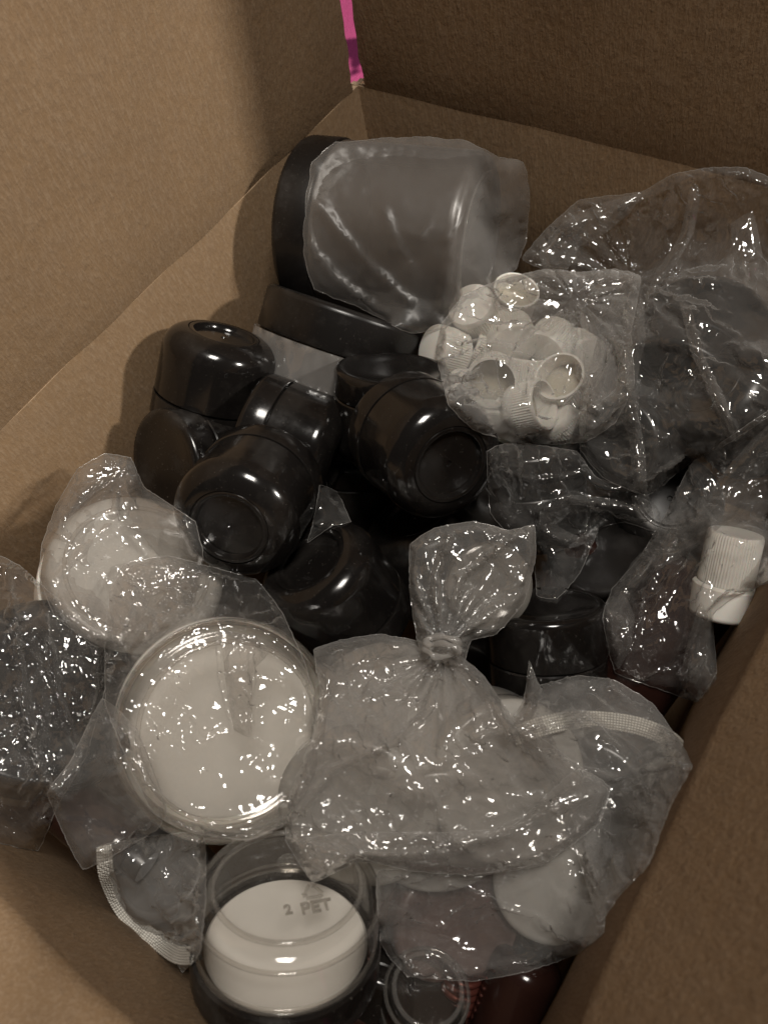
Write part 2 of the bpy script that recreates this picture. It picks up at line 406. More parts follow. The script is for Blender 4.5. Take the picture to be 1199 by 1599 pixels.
def wide_jar(px, py, t, lidax, label, D, H, lidH, lidmat, bodymat, liner=None, text=False, group=None, spin=0, name='clear_jar', wall=.0022):
    """straight clear jar: thick shell, base with a foot ring, screw lid with a liner"""
    R, h = D / 2, H / 2; zl = h - lidH
    m = pose(px, py, t, lidax, spin)
    o = thing(name, label, 'jar', m, group)
    cr = min(R * .16, .006)
    outer = [(0, -h + .0016), (R * .70, -h + .0016), (R * .76, -h + .0008), (R * .80, -h)] + arc(R - cr, -h + cr, cr, -82, 0, 8) + [(R, zl - .001), (R - .001, zl)]
    ri = R - wall
    inner = [(ri, zl)] + arc(ri - cr * .8, -h + .003 + cr * .8, cr * .8, 0, -84, 7) + [(R * .6, -h + .0032), (0, -h + .0034)]
    b = link('body', lathe('body', outer + inner, 96), bodymat, o, smooth=40)
    link('foot_ring', ringmesh('foot_ring', R * .785, .0009, -h + .0002, 96), CLEARR, b, smooth=60)
    for q, (rr, zz, tr) in enumerate(((R - .0004, -h + cr * 1.05, .0007), (R * .97, zl - .0012, .0006), (R * .985, zl - .0034, .0005)) if bodymat is CLEAR else ()):  # rim and neck rings added to stand in for refracted lines of the wall
        link('wall_line_ring', ringmesh('wall_line_ring', rr, tr, zz, 96), CLEARR, b, smooth=60)
    lid = [(0, zl + .0016), (R * .95, zl + .0016), (R * .985, zl), (R + .0008, zl + .0004), (R + .0012, zl + .0015), (R + .0012, h - .003)] + arc(R - .0018, h - .003, .003, 0, 90, 6) + [(0, h)]
    l = link('lid', lathe('lid', lid, 96), lidmat, o, smooth=38)
    if liner: link('liner', lathe('liner', [(0, zl + .0004), (R * .5, zl + .0007), (R * .86, zl + .0004), (R * .89, zl + .0012), (R * .89, zl + .0015)], 96), liner, l, smooth=40)
    return o, m, R, h
wide_jar(612, 368, .455, (-.93, .10, -.34), 'large clear jar with black lid lying in a bag by the back flap', .090, .098, .020, MATT, SMOKE, name='large_jar')
WIDE = wide_jar(512, 596, .440, (.30, .94, .10), 'wide jar with flat black lid, its clear body wrapped in film', .086, .080, .022, MATT, SMOKE, name='large_jar')

# upturned clear jar with white liner, base uppermost, with its moulded marks
hero, hm, hR, hh = wide_jar(448, 1447, .300, (0.02, -.70, -.71), 'clear jar standing on its black lid, white liner showing through the moulded base', .0605, .036, .0135, BLACKD, CLEAR, LINER)
def text_mesh(body, size, extr):
    cu = bpy.data.curves.new('mark', 'FONT'); cu.body = body; cu.size = size; cu.extrude = extr; cu.align_x = 'CENTER'; cu.align_y = 'CENTER'
    cu.bevel_depth = size * .02
    ob = bpy.data.objects.new('mark', cu); C.objects.link(ob)
    bpy.context.view_layer.update()
    me = bpy.data.meshes.new_from_object(ob.evaluated_get(bpy.context.evaluated_depsgraph_get()))
    bpy.data.objects.remove(ob); return me
def on_base(name, me, px, py, turn, mat):
    """lays a flat mark on the upturned base where the pixel's ray meets it"""
    inv = hm.inverted(); o_ = inv @ Vector(CAM); d_ = (inv.to_3x3() @ Vector(ray(px, py)))
    k = (-hh + .0012 - o_.z) / d_.z; p = o_ + d_ * k
    # local frame seen from outside the base: mirror so that the mark reads right
    r, u, tow = frame(px, py)
    xl = inv.to_3x3() @ Vector(r); xl.z = 0; xl.normalize(); zl = Vector((0, 0, -1)); yl = zl.cross(xl)
    M = Matrix([[xl[i], yl[i], zl[i], p[i]] for i in range(3)] + [[0, 0, 0, 1]]) @ Matrix.Rotation(R_(turn), 4, 'Z')
    return link(name, me, mat, hero, M)
MARK = m_frost('moulded_mark', .66, (.36, .33, .29), .05)
on_base('moulded_letters', text_mesh('PET', .0062, .0003), 494, 1416, 14, MARK)
on_base('moulded_digit', text_mesh('2', .0052, .0003), 450, 1421, 14, MARK)
def recycle_mesh():
    bm = bmesh.new(); s = .0042
    cor = [Vector((math.cos(R_(90 + 120 * k)), math.sin(R_(90 + 120 * k)), 0)) * s for k in range(3)]
    for k in range(3):
        a, b = cor[k], cor[(k + 1) % 3]; d = (b - a).normalized(); nn = Vector((-d.y, d.x, 0)) * .00045
        p0 = a + (b - a) * .16; p1 = a + (b - a) * .72; p2 = a + (b - a) * .92
        for poly in ([p0 - nn, p1 - nn, p1 + nn, p0 + nn], [p1 - nn * 2.3, p2, p1 + nn * 2.3]):
            lo = [bm.verts.new(v) for v in poly]; hi = [bm.verts.new(v + Vector((0, 0, .0005))) for v in poly]
            bm.faces.new(hi); m_ = len(poly)
            for i in range(m_): bm.faces.new((lo[i], lo[(i + 1) % m_], hi[(i + 1) % m_], hi[i]))
    me = bpy.data.meshes.new('recycle'); bm.to_mesh(me); bm.free(); return me
on_base('moulded_arrows', recycle_mesh(), 488, 1394, 14, MARK)
on_base('gate_boss', lathe('gate_boss', [(.0042, 0), (.0042, .0006), (.0034, .0009), (.0028, .0004), (.0024, .0004), (.0018, .0012), (0, .0014)], 40), 452, 1349, 0, CLEARR)

# clear jar in a bag, base towards the viewer
wide_jar(352, 1132, .318, (-.08, .09, -.97), 'large clear jar in a bag, its round ringed base up and white liner inside', .079, .040, .012, WHITE, CLEAR, LINER, name='clear_jar', spin=.4)
wide_jar(207, 912, .365, (-.15, -.42, -.88), 'white lidded jar inside the bag by the lit cardboard wall', .074, .032, .016, WHITE, FROST, LINER, name='white_jar')
wide_jar(72, 1098, .345, (.1, .35, .90), 'black lidded jar under glittering film at the box corner', .072, .034, .018, BLACKD, FROST2, name='large_jar')
# knotted bag
for a in ((618, 1152, .322, (.02, .60, .80), 'milky jar under the knot of the tied bag', .060, .045),
          (770, 1200, .315, (.35, -.30, .88), 'milky jar at the shoulder of the tied bag next to the woven band', .056, .034),
          (570, 1238, .312, (-.25, -.5, .8), 'milky jar in the tied bag closest to the upturned clear jar', .056, .030),
          (680, 1262, .316, (.1, -.6, .75), 'milky jar at the bottom edge of the tied bag', .05, .03)):
    wide_jar(*a[:5], a[5], a[6], .012, FROST, FROST2, None, name='milky_jar', group='milky jars in the tied bag')
wide_jar(862, 1372, .33, (-.2, -.2, .95), 'pale milky jar in the hazy bag below the tied bag', .036, .03, .012, FROST, FROST2, None, name='milky_jar')
black_jar(758, 1412, .350, (.4, .2, -.8), 'dark jar in the hazy bag below the tied bag', mat=BROWN, D=.044, H=.034, group='jars in the hazy bag')
black_jar(670, 1418, .350, (-.4, .3, -.8), 'brown jar in the hazy bag beside the upturned clear jar', mat=BROWN, D=.042, H=.034, group='jars in the hazy bag')
black_jar(930, 1215, .345, (.2, .4, -.85), 'dark jar in the bag with the woven band', mat=GREY, D=.05, group='jars in the hazy bag')
black_jar(880, 1300, .36, (.1, .3, -.9), 'grey jar under the loose skirt of the tied bag', mat=GREY, D=.05, group='jars in the hazy bag')
black_jar(278, 1380, .355, (.3, -.2, -.9), 'grey jar in the bag edged with woven band', mat=GREY, D=.034, group='jars in the hazy bag')
black_jar(748, 1040, .405, (.3, .5, -.7), 'black jar added to darken the gap between the tied bag and the upright flat lidded jar', mat=MATT)  # added to cover bright cardboard showing in a gap that should be dark
# clear disc held in the flared neck
o = thing('clear_lid', 'clear round dished lid showing through the flared bag neck', 'lid', pose(765, 916, .322, (.25, -.15, .92)))
link('disc', lathe('disc', [(0, .0000), (.011, .0000), (.0125, .0012), (.0150, .0016), (.0172, .0005), (.0180, -.0035), (.0177, -.0042), (.0168, -.001), (.0145, .0002), (.0125, -.0002), (.011, -.0014), (0, -.0014)], 72), m_frost('clear_lid_plastic', .62, (.62, .59, .54), .12), o, smooth=40)
# things at the foot of the pile
black_jar(586, 1538, .345, (.15, .65, -.72), 'small black jar beside the upturned clear jar, below the hazy bag', D=.030, H=.03, group='small jars at the bottom')
wide_jar(660, 1568, .335, (-.15, -.35, -.92), 'small clear ringed jar with black inside, below the hazy bag', .030, .026, .010, BLACK, CLEAR, BLACK, name='small_jar')
o = thing('threaded_ring', 'copper red threaded bottle neck peeping out below the hazy bag', 'bottle neck', pose(718, 1542, .345, (.25, .75, .6)))
pr = []
for k in range(5):
    pr += arc(.0062, -.006 + k * .003, .0013, -80, 80, 5)
link('thread', lathe('thread', [(.0050, -.0075)] + pr + [(.0050, .0075), (.0042, .0075), (.0042, -.0075)], 56), COPPER, o, smooth=40)
def bottle(px, py, t, ax, label, R, L, mat, cap, group):
    o = thing('bottle', label, 'bottle', pose(px, py, t, ax), group)
    link('body', lathe('body', [(0, -L / 2)] + arc(R - .003, -L / 2 + .003, .003, -90, 0, 5) + [(R, L * .25)] + arc(R * .5, L * .25, R * .5, 0, 80, 6) + [(R * .45, L * .25 + R * .5), (R * .45, L * .42)], 56), mat, o, smooth=40)
    link('cap', lathe('cap', [(R * .5, L * .36), (R * .55, L * .365), (R * .55, L * .5 - .001), (R * .52, L * .5), (0, L * .5)], 48), cap, o, smooth=40)
bottle(800, 1580, .34, (.35, .75, .4), 'dark red brown bottle lying at the foot of the outward leaning flap', .013, .06, AMBER, BLACK, 'dark bottles in the pile')
bottle(606, 1592, .35, (-.9, .1, .2), 'dark red brown bottle lying beneath the small black jar', .011, .06, AMBER, BLACK, 'dark bottles in the pile')
bottle(1035, 985, .365, (.55, .75, .1), 'dark brown bottle inside the twisted bag beside the leaning flap', .020, .085, AMBER, MATT, 'dark bottles in the pile')
bottle(890, 900, .42, (.5, .8, .2), 'dark red brown bottle in the shaded hollow behind the flared bag neck', .014, .07, AMBER, MATT, 'dark bottles in the pile')
bottle(150, 1290, .335, (.7, -.5, .3), 'dark red brown bottle under the loose corner of the bag', .011, .05, AMBER, MATT, 'dark bottles in the pile')

# white ribbed caps
capR, capH = .0122, .0165
rib = lambda k, z: (1.0 if k % 2 else .962) if -capH / 2 + .0012 < z < capH / 2 - .0045 else 1.0
cap_me = lathe('cap_shell', [(0, capH / 2 - .0002), (capR * .80, capH / 2), (capR * .93, capH / 2 - .0004), (capR * .985, capH / 2 - .0016), (capR * .985, capH / 2 - .0042), (capR, capH / 2 - .0046), (capR, -capH / 2 + .002),
                         (capR, -capH / 2 + .0006), (capR * .985, -capH / 2), (capR * .90, -capH / 2), (capR * .885, -capH / 2 + .0008), (capR * .885, capH / 2 - .0032), (0, capH / 2 - .003)], 120, rib)
cap_me.materials.append(WHITE); cap_me.shade_smooth(); cap_me.set_sharp_from_angle(angle=R_(35))
cln_me = lathe('cap_liner', [(0, capH / 2 - .0062), (capR * .6, capH / 2 - .0060), (capR * .86, capH / 2 - .0062), (capR * .875, capH / 2 - .0050)], 60)
cln_me.materials.append(BEIGE); cln_me.shade_smooth()
for px, py, t, ax, lab in (
        (768, 592, .392, (-.05, -.22, .96), 'white ribbed cap with its round mouth turned up, in the clear bag'),
        (826, 636, .388, (.84, .18, .48), 'white ribbed cap lying on its side, mouth beside the round mouthed cap'),
        (742, 488, .418, (.35, -.5, -.78), 'white cap propped up under the folded film edge of the bag'), (694, 548, .412, (.75, -.2, -.55), 'white ribbed cap pressed against the bag side next to the black jars'),
        (764, 662, .400, (.1, -.55, .80), 'white cap below the round mouthed cap, mouth tipped down'),
        (880, 598, .402, (-.25, .35, .75), 'white cap with open mouth beside the ribbed cap lying on its side'), (798, 528, .415, (-.2, .5, -.8), None), (858, 540, .418, (.4, .5, -.7), None),
        (905, 555, .43, (-.5, .3, -.7), 'white cap in the bag on the side of the dark jars'), (722, 618, .408, (-.4, -.5, -.6), "white cap in the bag touching the tipped black jar's shoulder"), (818, 580, .42, (.1, .9, .2), None),
        (745, 545, .425, (-.6, .3, .4), None), (868, 660, .405, (.5, -.5, -.6), 'white cap at the bottom of the bag below the open mouthed caps'), (800, 470, .44, (.2, .6, .6), 'white cap with open mouth tipped towards the large clear jar')):
    o = thing('bottle_cap', lab or 'white ribbed bottle cap jumbled in the clear bag of caps', 'cap', pose(px, py, t, (-ax[0], -ax[1], -ax[2]), px * .1), 'white caps in the bag')
    link('shell', cap_me, None, o); link('liner', cln_me, None, o)
o = thing('white_cap', 'tall white two tier cap in the bag against the leaning flap', 'cap', pose(1134, 898, .345, (.22, .92, .25)))
r1, r2 = .0122, .0106
link('base_tier', lathe('base_tier', [(0, -.017), (r1 * .82, -.017)] + arc(r1 - .0025, -.0145, .0025, -90, 0, 6) + [(r1, -.004), (r1 - .0008, -.0032), (r2, -.003)], 72), WHITE, o, smooth=40)
link('ribbed_tier', lathe('ribbed_tier', [(r2 * .98, -.0031), (r2, -.002), (r2, .006), (r2, .016), (r2 * .95, .0175), (0, .0175)], 120, lambda k, z: 1.0 if k % 2 else .975), WHITE, o, smooth=30)

# ------------------------------------------------------------------ films
def catmull(P, step):
    P = np.array(P, float); n = len(P); out = []
    for i in range(n):
        p0, p1, p2, p3 = P[i - 1], P[i], P[(i + 1) % n], P[(i + 2) % n]
        k = max(1, int(np.linalg.norm(p2 - p1) / step))
        for j in range(k):
            s = j / k
            c = .5 * (2 * p1 + (p2 - p0) * s + (2 * p0 - 5 * p1 + 4 * p2 - p3) * s * s + (3 * p1 - p0 - 3 * p2 + p3) * s ** 3)
            l = p1 + (p2 - p1) * s
            out.append(.28 * c + .72 * l)
    return np.array(out)
def inside(P, X):
    x, y = X[:, 0], X[:, 1]; r = np.zeros(len(X), bool); n = len(P)
    for i in range(n):
        a, b = P[i], P[(i + 1) % n]
        c = (a[1] > y) != (b[1] > y)
        with np.errstate(all='ignore'): xi = (b[0] - a[0]) * (y - a[1]) / (b[1] - a[1]) + a[0]
        r ^= c & (x < xi)
    return r
def dist_poly(P, X, closed=True):
    d = np.full(len(X), 1e9); n = len(P)
    for i in range(n if closed else n - 1):
        a, b = np.array(P[i], float), np.array(P[(i + 1) % n], float); ab = b - a
        s = np.clip(((X - a) @ ab) / max(ab @ ab, 1e-9), 0, 1)
        d = np.minimum(d, np.linalg.norm(X - (a + s[:, None] * ab), axis=1))
    return d
def cells(X, size, rs, stretch=1.0, ang=0.0):
    """squared distance to the nearest of scattered seeds: puffs bounded by sharp creases, 0..1"""
    c, s = math.cos(ang), math.sin(ang)
    Y = X @ np.array([[c, -s], [s, c]]); Y = Y / np.array([size * stretch, size])
    lo, hi = Y.min(0) - 1, Y.max(0) + 1
    k = max(4, int((hi - lo).prod()))
    sd = rs.uniform(lo, hi, (k, 2)); w = rs.uniform(0, .5, k)
    out = np.empty(len(Y))
    for i in range(0, len(Y), 2000):
        y = Y[i:i + 2000]
        q = (y ** 2).sum(1)[:, None] + (sd ** 2).sum(1)[None] - 2 * y @ sd.T + w[None]
        out[i:i + 2000] = q.min(1)
    return np.clip(out, 0, 1.5)
def soft(X, size, rs):
    """smooth 0..1 noise from a few random waves"""
    v = np.zeros(len(X))
    for k in range(7):
        a = rs.uniform(0, 6.28); f = 6.28 / (size * rs.uniform(.6, 1.8))
        v += np.sin((X[:, 0] * math.cos(a) + X[:, 1] * math.sin(a)) * f + rs.uniform(0, 6.28))
    return np.clip(.5 + v / 7, 0, 1)
def wrinkle(X, A, e, deg, dirs, obs, isb, bd, m1, ang, pleats, spacing, rs, strain, bend, steps=260):
    """buckles the sheet: every edge wants to be a little longer than it is, mostly across the local fold
    direction, while bending stiffness and what lies beneath hold it back"""
    n = len(X); i, j = e[:, 0], e[:, 1]
    d2 = A[j] - A[i]; ea = np.arctan2(d2[:, 1], d2[:, 0])
    # the sheet falls into patches, each creased its own way
    lo, hi = A.min(0) - 40, A.max(0) + 40; k_ = max(3, int((hi - lo).prod() / 95 ** 2))
    sd = rs.uniform(lo, hi, (k_, 2)); sa = ang + rs.normal(size=k_) * .75
    th = sa[np.argmin(((A[:, None] - sd[None]) ** 2).sum(2), 1)] + .5 * (soft(A, 120, rs) - .5)
    for cx, cy, kf, amp, rad in pleats:
        v = A - np.array([cx, cy]); rr = np.linalg.norm(v, axis=1); w = np.exp(-(rr / (rad * 1.1)) ** 2)
        a = np.arctan2(v[:, 1], v[:, 0]); c2 = (1 - w) * np.exp(2j * th) + w * 1.6 * np.exp(2j * a); th = np.angle(c2) / 2
    the = np.angle(np.exp(2j * th[i]) + np.exp(2j * th[j])) / 2
    across = np.sin(ea - the) ** 2
    g = (strain[0] + (strain[1] - strain[0]) * .5 * (m1[i] + m1[j])) * np.clip(.5 * (bd[i] + bd[j]) / 14, .15, 1)
    L = np.linalg.norm(X[j] - X[i], axis=1) * (1 + g * (.02 + 1.6 * across ** 2))
    wl = np.cos(ea - the) ** 8 + .01; wd = np.bincount(i, wl, n) + np.bincount(j, wl, n); kd = .28 + .30 * soft(A, 160, rs)
    X0 = X.copy(); V = np.zeros_like(X)
    # seeds of the wrinkles: streaks along the fold direction
    q = (A[:, 0] * -np.sin(th) + A[:, 1] * np.cos(th)) / spacing
    X = X + dirs * ((rs.normal(size=n) * .00012 + .0003 * np.sin(q * (.7 + .5 * soft(A, 200, rs)) + 5 * soft(A, 70, rs)))[:, None])
    dg = np.maximum(deg, 1); deg = dg
    bc = lambda idx, w: np.bincount(idx, w, n)
    nbr = lambda Y: np.stack([(bc(i, Y[j, k]) + bc(j, Y[i, k])) / dg for k in range(3)], 1)
    free = np.where(isb, 0.0, np.clip(bd / 12, .15, 1))[:, None]
    for k in range(steps):
        d = X[j] - X[i]; l = np.linalg.norm(d, axis=1)
        c = d * (.5 * (l - L) / l)[:, None]
        F_ = np.stack([bc(i, c[:, m]) - bc(j, c[:, m]) for m in range(3)], 1) / deg[:, None] * 2.2
        l1 = nbr(X) - X; l2 = nbr(l1) - l1
        ph = k / steps; b, kf_ = (.5, .0015) if ph < .5 else (.34, .004)
        if ph >= .4: l2 = l2 / (1 + (l2 ** 2).sum(1) / (.00016 * spacing / 3.2) ** 2)[:, None]     # sharp ridges stay sharp, flats stay flat
        V = .82 * V + (.55 * F_ - b * l2 + kf_ * (X0 - X)) * free
        V = np.clip(V, -.0004, .0004); X = X + V
        u = ((X - X0) * dirs).sum(1); ua = (bc(i, wl * u[j]) + bc(j, wl * u[i])) / wd     # stiff along a crease
        X = X + dirs * (kd * (ua - u) * free[:, 0])[:, None]
        over = ((X - CAM) * dirs).sum(1) - (obs - .0004); o = over > 0
        X[o] -= dirs[o] * over[o, None]
    # iron the creases out along their length so that each stays one long line
    for k in range(14):
        u = ((X - X0) * dirs).sum(1); ua = (bc(i, wl * u[j]) + bc(j, wl * u[i])) / wd
        X = X + dirs * (.6 * (ua - u) * free[:, 0])[:, None]
        over = ((X - CAM) * dirs).sum(1) - (obs - .0004); o = over > 0; X[o] -= dirs[o] * over[o, None]
    off = X - X0; m_ = np.linalg.norm(off, axis=1)          # a crease never strays far from the sheet it formed in
    return X0 + np.nan_to_num(off) * np.minimum(1, .008 / np.maximum(np.nan_to_num(m_, nan=1.0), 1e-9))[:, None]
# where each bag is most finely crackled (pixels of the photograph: x, y, radius)
HOT = {14: [(520, 1030, 40), (720, 1150, 60), (800, 1180, 60), (640, 1090, 50), (850, 1240, 40), (490, 1350, 35), (600, 1170, 40), (700, 1060, 40), (560, 1300, 40)],
       11: [(393, 1050, 30), (455, 1230, 26), (250, 955, 36), (300, 900, 60), (430, 955, 40), (190, 1050, 30)],
       8: [(30, 1130, 45), (40, 980, 45), (110, 1190, 35)], 7: [(170, 740, 50), (105, 840, 36), (200, 785, 34), (110, 970, 36)],
       4: [(780, 470, 60), (900, 450, 60), (700, 560, 40), (970, 600, 50), (830, 600, 30), (760, 540, 25)],
       3: [(900, 350, 60), (1000, 470, 50), (990, 620, 60), (1170, 400, 40), (1080, 560, 50), (1000, 700, 50), (1120, 320, 40)],
       5: [(800, 730, 50), (880, 830, 50), (1000, 800, 40)], 6: [(1130, 760, 60), (1060, 860, 60), (1000, 900, 40), (960, 980, 30), (1090, 1060, 40), (1190, 700, 40)],
       16: [(690, 900, 50), (760, 860, 50), (660, 960, 40)], 13: [(830, 1100, 40), (1000, 1240, 50), (870, 1170, 40)], 9: [(260, 1360, 50), (290, 1450, 40)],
       12: [(620, 1440, 40), (740, 1400, 60)], 2: [(480, 545, 40)]}
def film(parent, name, outline, mat, spacing=6, tmax=.45, lift=.0015, big=(50, .004), mid=(20, .0016), jit=.00005, stretch=2.0, ang=.6,
         pleats=(), creases=(), seed=0, curl=.004, glint=.45, hair=1.0, ragged=.13, folds=1.0, strain=(.022, .27), bend=.10, iters=260, thick=0, edge_mat=None, keep=True, collect_it=True):
    rs = np.random.default_rng(seed + 11)
    P = catmull(outline, spacing)
    rag = np.cumsum(rs.normal(size=P.shape), 0); rag -= np.linspace(0, 1, len(P))[:, None] * rag[-1]
    ker = np.ones(9) / 9; sm = np.stack([np.convolve(np.r_[rag[-4:, k], rag[:, k], rag[:4, k]], ker, 'valid') for k in (0, 1)], 1)
    P += np.clip(rag - sm, -2, 2) * spacing * ragged
    lo, hi = P.min(0), P.max(0)
    gx, gy = np.meshgrid(np.arange(lo[0], hi[0], spacing), np.arange(lo[1], hi[1], spacing * .87))
    gx[1::2] += spacing / 2
    X = np.stack([gx.ravel(), gy.ravel()], 1) + rs.uniform(-.38, .38, (gx.size, 2)) * spacing
    X = X[inside(P, X)]; X = X[dist_poly(P, X) > spacing * .55]
    nb = len(P); A = np.concatenate([P, X])
    r = delaunay_2d_cdt([Vector(p) for p in A], [], [list(range(nb))], 1, 1e-4)
    A = np.array([tuple(v) for v in r[0]]); tris = np.array([f for f in r[2] if len(f) == 3])
    n = len(A)
    dirs = np.stack([A[:, 0] - 599.5, -(A[:, 1] - 799.5), np.full(n, -F)], 1)
    dirs /= np.linalg.norm(dirs, axis=1)[:, None]; dirs = dirs @ RC.T
    obs = first_hit(dirs)
    obs = np.minimum(obs - .0008, tmax)
    e = np.concatenate([tris[:, [0, 1]], tris[:, [1, 2]], tris[:, [2, 0]]]); e = np.unique(np.sort(e, 1), axis=0)
    deg = np.bincount(e.ravel(), minlength=n).astype(float)
    bd = dist_poly(P, A); isb = bd < spacing * .3
    t = obs.copy()
    for k in range(iters):
        s = np.bincount(e[:, 0], t[e[:, 1]], n) + np.bincount(e[:, 1], t[e[:, 0]], n)
        t2 = np.minimum(obs, s / np.maximum(deg, 1))
        t = np.where(isb & (k > 40), t, t2)
    fade = np.clip(bd / 14, .25, 1)
    m1 = np.clip((soft(A, 120, rs) - .36 - glint * .28) * 4.5, .06, 1)
    d = .30 * big[1] * cells(A, big[0], rs, stretch, ang) + .35 * mid[1] * cells(A, mid[0], rs, 1.5, ang + .8) * m1
    d += mid[1] * .15 * cells(A, mid[0] * .5, rs, 1.2, ang) * m1
    for hx, hy, hr in HOT.get(seed, ()):
        m1 = np.maximum(m1, 1.15 * np.exp(-(((A - np.array([hx, hy])) ** 2).sum(1) / hr ** 2)))
    # straight folds in random directions: flat facets between sharp lines
    for k in range(6):
        a = ang + rs.normal() * 1.0; lam = big[0] * rs.uniform(.7, 2.2)
        ph = (A[:, 0] * -math.sin(a) + A[:, 1] * math.cos(a)) / lam + rs.uniform(0, 2) + .35 * soft(A, 260, rs)
        d += folds * .30 * big[1] * np.abs((ph % 2) - 1) * np.clip((soft(A, 150, rs) - .35) * 3, 0, 1)
    for k in range(5):
        a = rs.uniform(0, 6.28); lam = mid[0] * rs.uniform(.6, 1.6)
        ph = (A[:, 0] * -math.sin(a) + A[:, 1] * math.cos(a)) / lam + rs.uniform(0, 2) + .5 * soft(A, 90, rs)
        d += folds * .30 * mid[1] * np.abs((ph % 2) - 1) * np.clip((soft(A, 70, rs) - .40) * 4, 0, 1)
    # hairline creases, straight and sharp
    nh = int(len(tris) * spacing * spacing * .43 / 1300 * hair)
    for k in range(nh):
        p = A[rs.integers(n)]; a = ang + rs.normal() * .8; l = rs.uniform(10, 45)
        q = p + l * np.array([math.cos(a), math.sin(a)])
        near = np.abs(A - (p + q) / 2).max(1) < l
        if near.any(): d[near] += rs.uniform(.0004, .0012) * np.clip(1 - dist_poly([p, q], A[near], False) / (spacing * 1.1), 0, 1)
    for cx, cy, kf, amp, rad in pleats:
        v = A - np.array([cx, cy]); rr = np.linalg.norm(v, axis=1); th = np.arctan2(v[:, 1], v[:, 0])
        ph = th * kf + 1.3 * np.sin(th * 3) + .6 * np.sin(th * 7 + 1)
        tri = np.abs(((ph / math.pi) % 2) - 1)
        d += amp * tri * np.clip(rr / 25, 0, 1) * np.exp(-(rr / rad) ** 2)
    for pl, hgt, wid in creases:
        dd = dist_poly(pl, A, False); d += hgt * np.clip(1 - dd / wid, 0, 1)
    t = t - lift - d * fade + curl * np.clip(1 - bd / 12, 0, 1) ** 2
    V_ = wrinkle(CAM + dirs * t[:, None], A, e, deg, dirs, obs, isb, bd, m1, ang, pleats, spacing, rs, strain, bend)
    me = mesh_from(name, V_, tris); me.materials.append(mat)
    me.polygons.foreach_set('use_smooth', [True] * len(tris))
    o = link(name, me, None, parent, parent.matrix_world.inverted(), solid=collect_it)
    if thick:
        prof = np.sqrt(np.clip(bd / max(bd.max(), 1), 0, 1)) * thick
        tb = np.linalg.norm(V_ - CAM, axis=1) * .3 + t * .7 + prof + .0006 + big[1] * .7 * cells(A, big[0] * 1.2, rs, stretch, ang + 1.2) * fade
        mb = mesh_from(name + '_b', CAM + dirs * tb[:, None], tris[:, ::-1]); mb.materials.append(mat)
        mb.polygons.foreach_set('use_smooth', [True] * len(tris))
        link('film_back', mb, None, parent, parent.matrix_world.inverted(), solid=False)
    if edge_mat is not None:
        Pb = V_[:nb] if n >= nb else None
        tube(parent, 'hem', V_[:nb], .00012, edge_mat, closed=True)
    return o
def tube(parent, name, pts, rad, mat, closed=False, seg=5):
    pts = np.array(pts); n = len(pts); vs, fs = [], []
    for i in range(n):
        a, b = pts[(i - 1) % n if closed else max(i - 1, 0)], pts[(i + 1) % n if closed else min(i + 1, n - 1)]
        d = b - a; d /= max(np.linalg.norm(d), 1e-9); x = np.cross(d, [.3, .2, .9]); x /= max(np.linalg.norm(x), 1e-9); y = np.cross(d, x)
        rr = rad[i] if hasattr(rad, '__len__') else rad
        for k in range(seg):
            a_ = 2 * math.pi * k / seg; vs.append(pts[i] + rr * (x * math.cos(a_) + y * math.sin(a_)))
    for i in range(n if closed else n - 1):
        for k in range(seg):
            i2 = (i + 1) % n; fs.append((i * seg + k, i * seg + (k + 1) % seg, i2 * seg + (k + 1) % seg, i2 * seg + k))
    return link(name, mesh_from(name, vs, fs), mat, parent, parent.matrix_world.inverted(), smooth=60, solid=False)
def bag(name, label, px, py, t, group='clear polythene bags'):
    p = on(px, py, t); return thing(name, label, 'bag', Matrix.Translation(p), group)
